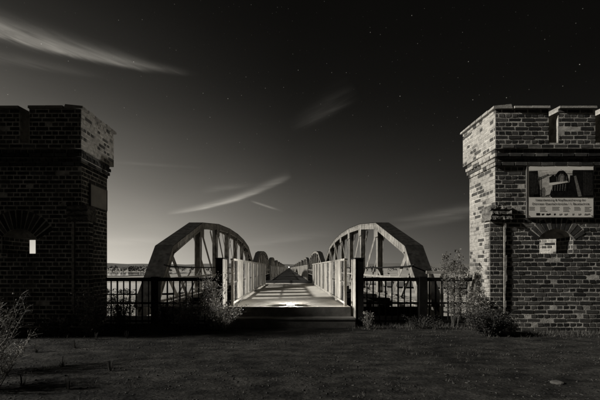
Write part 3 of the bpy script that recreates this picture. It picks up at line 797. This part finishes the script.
# ------------------------------------------------------------------ vegetation
def shrub(name, label, cat, base, height, spread, stems, leaves, size, lmat, smat, lean=(0, 0), group=None, droop=.2, thin=.006, asp=.5, flowers=0):
    t = thing(name, label, cat, base, group); sb = MB(); lb = MB()
    for k in range(stems):
        a = random.uniform(0, 2*math.pi); r = spread*random.random()**.6; hh = height*random.uniform(.55, 1.0)
        tip = Vector((math.cos(a)*r+lean[0]*hh, math.sin(a)*r*.8+lean[1]*hh, hh)); root = Vector((math.cos(a)*r*.25, math.sin(a)*r*.2, -.03))
        pts = []
        for i in range(7):
            u = i/6; p = root.lerp(tip, u); p.x += math.cos(a)*r*.25*(u*u-u)*2; p.z -= droop*hh*u*u*u*(r/max(spread, .01))*.6
            p += Vector((random.uniform(-1, 1), random.uniform(-1, 1), 0))*.015*hh
            pts.append(p)
        sb.tube(pts, [thin*(1-.75*i/6) for i in range(7)], 4)
        for q in range(int(leaves*1.9)):
            u = random.uniform(.15, 1.0)**.8; i = min(5, int(u*6)); p = pts[i].lerp(pts[i+1], u*6-i)
            p = p+Vector((random.gauss(0, 1), random.gauss(0, 1), random.gauss(0, .7)))*size*.75
            if p.z < .01: p.z = abs(p.z)+.01
            leaf(lb, p, size*.68*random.uniform(.5, 1.3), asp=asp)
        for q in range(flowers):
            leaf(lb, pts[-1]+Vector((random.gauss(0, 1), random.gauss(0, 1), random.gauss(0, 1)))*size*.5, size*.7, asp=.9)
    sb.build('stem', smat, t, recalc=False); lb.build('foliage', lmat, t, recalc=False)
    return t
def place(px, d, z=None):
    x = (px-CX)*d/F; return (x, d, gz(x, d)-.01 if z is None else z)
random.seed(33)
L, LD, DR, BK = MT['leaf'], MT['leaf_dark'], MT['dry'], MT['bark']
G = 'wild plants along the fence'
shrub('leafy_shrub', 'tall leafy shrub growing against the left gate pier', 'shrub', place(211, 7.26), 1.38, .36, 26, 60, .055, L, BK, group=G)
shrub('leafy_shrub', 'low spreading leafy shrub at the foot of the left gate pier', 'shrub', place(222, 7.12), .66, .55, 44, 46, .050, L, BK, group=G)
shrub('leafy_shrub', 'bushy shrub in front of the left fence, left of the tall shrub', 'shrub', place(188, 7.35), .78, .60, 34, 50, .055, L, BK, group=G)
shrub('leafy_shrub', 'dark shrub against the foot of the left fence post', 'shrub', place(165, 7.40), .55, .38, 18, 40, .05, LD, BK, group=G)
shrub('leafy_shrub', 'dark weedy shrub between the left tower and its fence', 'shrub', place(120, 7.35), .80, .42, 36, 50, .05, L, BK, group=G)
shrub('leafy_shrub', 'dark shrub against the inner corner of the left tower', 'shrub', place(92, 6.5), .95, .38, 40, 55, .055, L, BK, group=G)
shrub('leafy_shrub', 'low dark growth along the foot of the left tower', 'shrub', place(55, 6.5), .45, .55, 24, 40, .05, LD, BK, group=G)
shrub('flowering_weed', 'tall weed with round seed heads in front of the right fence', 'weed', place(456, 7.40), 1.75, .26, 14, 90, .06, L, BK, group=G, flowers=16)
shrub('leafy_shrub', 'leafy shrub between the right fence and the right tower', 'shrub', place(476, 7.05), .95, .32, 34, 66, .06, L, BK, group=G)
shrub('leafy_shrub', 'dark rounded bush at the foot of the right tower', 'shrub', place(488, 6.45), .52, .46, 52, 70, .055, LD, BK, group=G)
shrub('leafy_shrub', 'small pale-leaved weed beside the dark bush at the right tower', 'weed', place(512, 6.5), .34, .20, 10, 34, .05, L, BK, group=G)
shrub('leafy_shrub', 'small curling weed at the foot of the right gate pier', 'weed', place(368, 7.15), .42, .14, 8, 30, .045, L, BK, group=G)
shrub('leafy_shrub', 'low weeds under the right fence post', 'weed', place(420, 7.40), .30, .6, 30, 26, .045, LD, BK, group=G)
# feathery dry bush at the left edge, close to the camera
def feathery(label, base, height, spread, n, lean):
    t = thing('feathery_bush', label, 'bush', base, 'feathery bushes at the left edge'); sb = MB(); lb = MB()
    for k in range(n):
        a = random.uniform(-math.pi, math.pi); r = spread*random.random()**.7; hh = height*random.uniform(.5, 1)
        p0 = Vector((math.cos(a)*r*.25, math.sin(a)*r*.25, -.02)); p1 = Vector((math.cos(a)*r+lean*hh, math.sin(a)*r, hh))
        pts = [p0.lerp(p1, i/6)+Vector((lean*hh*.25*(i/6)**2, 0, -.05*hh*(i/6)**3)) for i in range(7)]
        sb.tube(pts, [.0045*(1-.7*i/6) for i in range(7)], 4)
        for q in range(20):
            u = random.uniform(.25, 1); i = min(5, int(u*6)); p = pts[i].lerp(pts[i+1], u*6-i)
            dr = Vector((random.gauss(lean*.8, .55), random.gauss(0, .5), random.uniform(.2, 1.0))).normalized()
            ln = random.uniform(.08, .22)*(1.15-.5*u)
            sb.tube([p, p+dr*ln*.5, p+dr*ln+Vector((0, 0, -.012))], [.0022, .0017, .0008], 3)
            for w_ in range(2):
                leaf(lb, p+dr*ln*random.uniform(.3, 1.0)+Vector((random.gauss(0, 1), random.gauss(0, 1), random.gauss(0, 1)))*.012, random.uniform(.012, .035), asp=.35)
    sb.build('stem', DR, t, recalc=False); lb.build('foliage', MT['leaf'], t, recalc=False)
feathery('feathery dry bush with pale branching stalks at the left edge', place(-16, 4.2), 1.10, .42, 40, .10)
feathery('low tangle of feathery stalks at the bottom left corner', place(-14, 3.6), .64, .40, 40, .06)
# small weeds on the open ground
for px, py in ((22, 385), (62, 366), (96, 340), (75, 348), (110, 371), (68, 390), (127, 338), (145, 333), (36, 352), (150, 331)):
    d = H*F/(py-CY); x = (px-CX)*d/F
    t = thing('ground_weed', 'small dark weed tuft on the open ground at lower left', 'weed', (x, d, gz(x, d)-.004), 'weed tufts on the ground'); mb = MB()
    for k in range(14):
        a = random.uniform(0, 2*math.pi); r = random.uniform(.01, .05); hh = random.uniform(.04, .14)
        p = Vector((math.cos(a)*r*.3, math.sin(a)*r*.3, 0)); q = Vector((math.cos(a)*r, math.sin(a)*r, hh)); s = Vector((-math.sin(a), math.cos(a), 0))*.006
        mb.face((p-s, p+s, q+s*.5, q-s*.5)); mb.face((q-s*.5, q+s*.5, q+Vector((math.cos(a)*.03, math.sin(a)*.03, .015))))
    mb.build('blades', MT['leaf_dark'], t, recalc=False)
# grass fringe along walls and fence
mb = MB()
for k in range(5200):
    px = random.choice((random.uniform(-10, 235), random.uniform(345, 610))); dmax = 6.72 if px < 88 or px > 488 else 7.5
    d = dmax-abs(random.gauss(0, .22)); x = (px-CX)*d/F; z = gz(x, d)-.005
    hh = random.uniform(.03, .13)*random.random()**.3; a = random.uniform(0, math.pi); s = Vector((math.cos(a), math.sin(a), 0))*.005
    p = Vector((x, d, z)); q = p+Vector((random.gauss(0, .03), random.gauss(0, .03), hh)); mb.face((p-s, p+s, q))
tag(mb.build('grass', MT['roots'], recalc=False), 'fringe of short grass along the foot of towers and fences', 'grass', kind='stuff')
# stones on the ground
def pebble(px, py, w, lab, group='stones on the ground'):
    d = H*F/(py-CY); x = (px-CX)*d/F
    bm = bmesh.new(); bmesh.ops.create_icosphere(bm, subdivisions=2, radius=1)
    sd = random.uniform(0, 50)
    for v in bm.verts:
        n_ = 1+.35*noise.noise(v.co*1.3+Vector((sd, 0, 0))); v.co = Vector((v.co.x*w*n_, v.co.y*w*.8*n_, v.co.z*w*.34*n_))
    me = bpy.data.meshes.new('ground_stone'); bm.to_mesh(me); bm.free(); me.materials.append(MT['pebble'])
    for p in me.polygons: p.use_smooth = True
    o = link('ground_stone', me, None, (x, d, gz(x, d)+w*.10)); tag(o, lab, 'stone', group)
pebble(557, 382, .075, 'largest pale stone on the ground at lower right')
pebble(538, 331, .05, 'pale flat stone at the foot of the right tower')
for i in range(26):
    pebble(random.uniform(330, 598), random.uniform(345, 398), random.uniform(.008, .022), 'tiny scattered stone on the ground at lower right')
for i in range(10):
    pebble(random.uniform(60, 320), random.uniform(345, 398), random.uniform(.008, .018), 'tiny scattered stone on the ground at lower left')

# unseen tree added left of the view to shade the left tower front
def tree(label, x, y, hh, cr, n, seed):
    random.seed(seed); t = thing('added_shade_tree', label, 'tree', (x, y, gz(x, y)-.05))
    tb = MB(); tb.tube([(0, 0, 0), (.05, .02, hh*.3), (.1, .05, hh*.6), (.08, 0, hh*.85)], [.16, .13, .08, .03], 8); lb = MB()
    for k in range(16):
        a = random.uniform(0, 2*math.pi); z0 = hh*random.uniform(.15, .75); r = cr*random.uniform(.5, .95)
        tip = Vector((math.cos(a)*r, math.sin(a)*r, z0+hh*random.uniform(.05, .25)))
        tb.tube([(0.05, 0, z0), tuple(Vector((.05, 0, z0)).lerp(tip, .5)+Vector((0, 0, .1))), tuple(tip)], [.045, .03, .012], 5)
        clump(lb, tip, cr*random.uniform(.35, .55), n//26, .22, .9)
    clump(lb, (0, 0, hh*.42), cr*.85, n//3, .26, 1.7); clump(lb, (.1, .5, hh*.74), cr*.72, n//3, .25, 1.25)
    tb.build('trunk', BK, t, recalc=False); lb.build('crown', LD, t, recalc=False)
tree('unseen leafy tree added to shade the left tower front', -10.4, 6.2, 9.4, 1.7, 15000, 1)
# loose gravel, clods and thin grass of the open ground
random.seed(77); mb = MB()
for k in range(15000):
    d = 1.9+4.9*random.random()**.75; x = random.uniform(-.86, .92)*d
    if noise.noise(Vector((x*.9, d*.9, 5))) + random.uniform(-.5, .35) < -.1: continue
    r = .004+.016*random.random()**4; p = Vector((x, d, gz(x, d)+r*.15))
    c = [p+Vector((random.uniform(.6, 1.3)*r*sx, random.uniform(.6, 1.2)*r*sy, random.uniform(.35, .7)*r*sz)) for sx, sy, sz in ((1,0,0),(0,1,0),(-1,0,0),(0,-1,0),(0,0,1))]
    n0 = len(mb.v); mb.v += [tuple(q) for q in c]; mb.f += [(n0, n0+1, n0+4), (n0+1, n0+2, n0+4), (n0+2, n0+3, n0+4), (n0+3, n0, n0+4)]
tag(mb.build('gravel', MT['gravel'], recalc=False), 'loose dark gravel scattered over the forecourt ground', 'gravel', kind='stuff')
mb = MB()
for k in range(480):
    d = 2.0+5.0*random.random()**.7; x = random.uniform(-.86, .92)*d
    if noise.noise(Vector((x*.7, d*.7, 15))) < random.uniform(-.1, .35): continue
    for q in range(random.randint(8, 26)):
        p = Vector((x+random.gauss(0, .05), d+random.gauss(0, .04), 0)); p.z = gz(p.x, p.y)-.004
        t_ = p+Vector((random.gauss(0, .02), random.gauss(0, .02), random.uniform(.012, .045))); a_ = random.uniform(0, math.pi); s_ = Vector((math.cos(a_), math.sin(a_), 0))*.003
        mb.face((p-s_, p+s_, t_))
tag(mb.build('thin_grass', MT['roots'], recalc=False), 'thin patches of short grass on the forecourt ground', 'grass', kind='stuff')
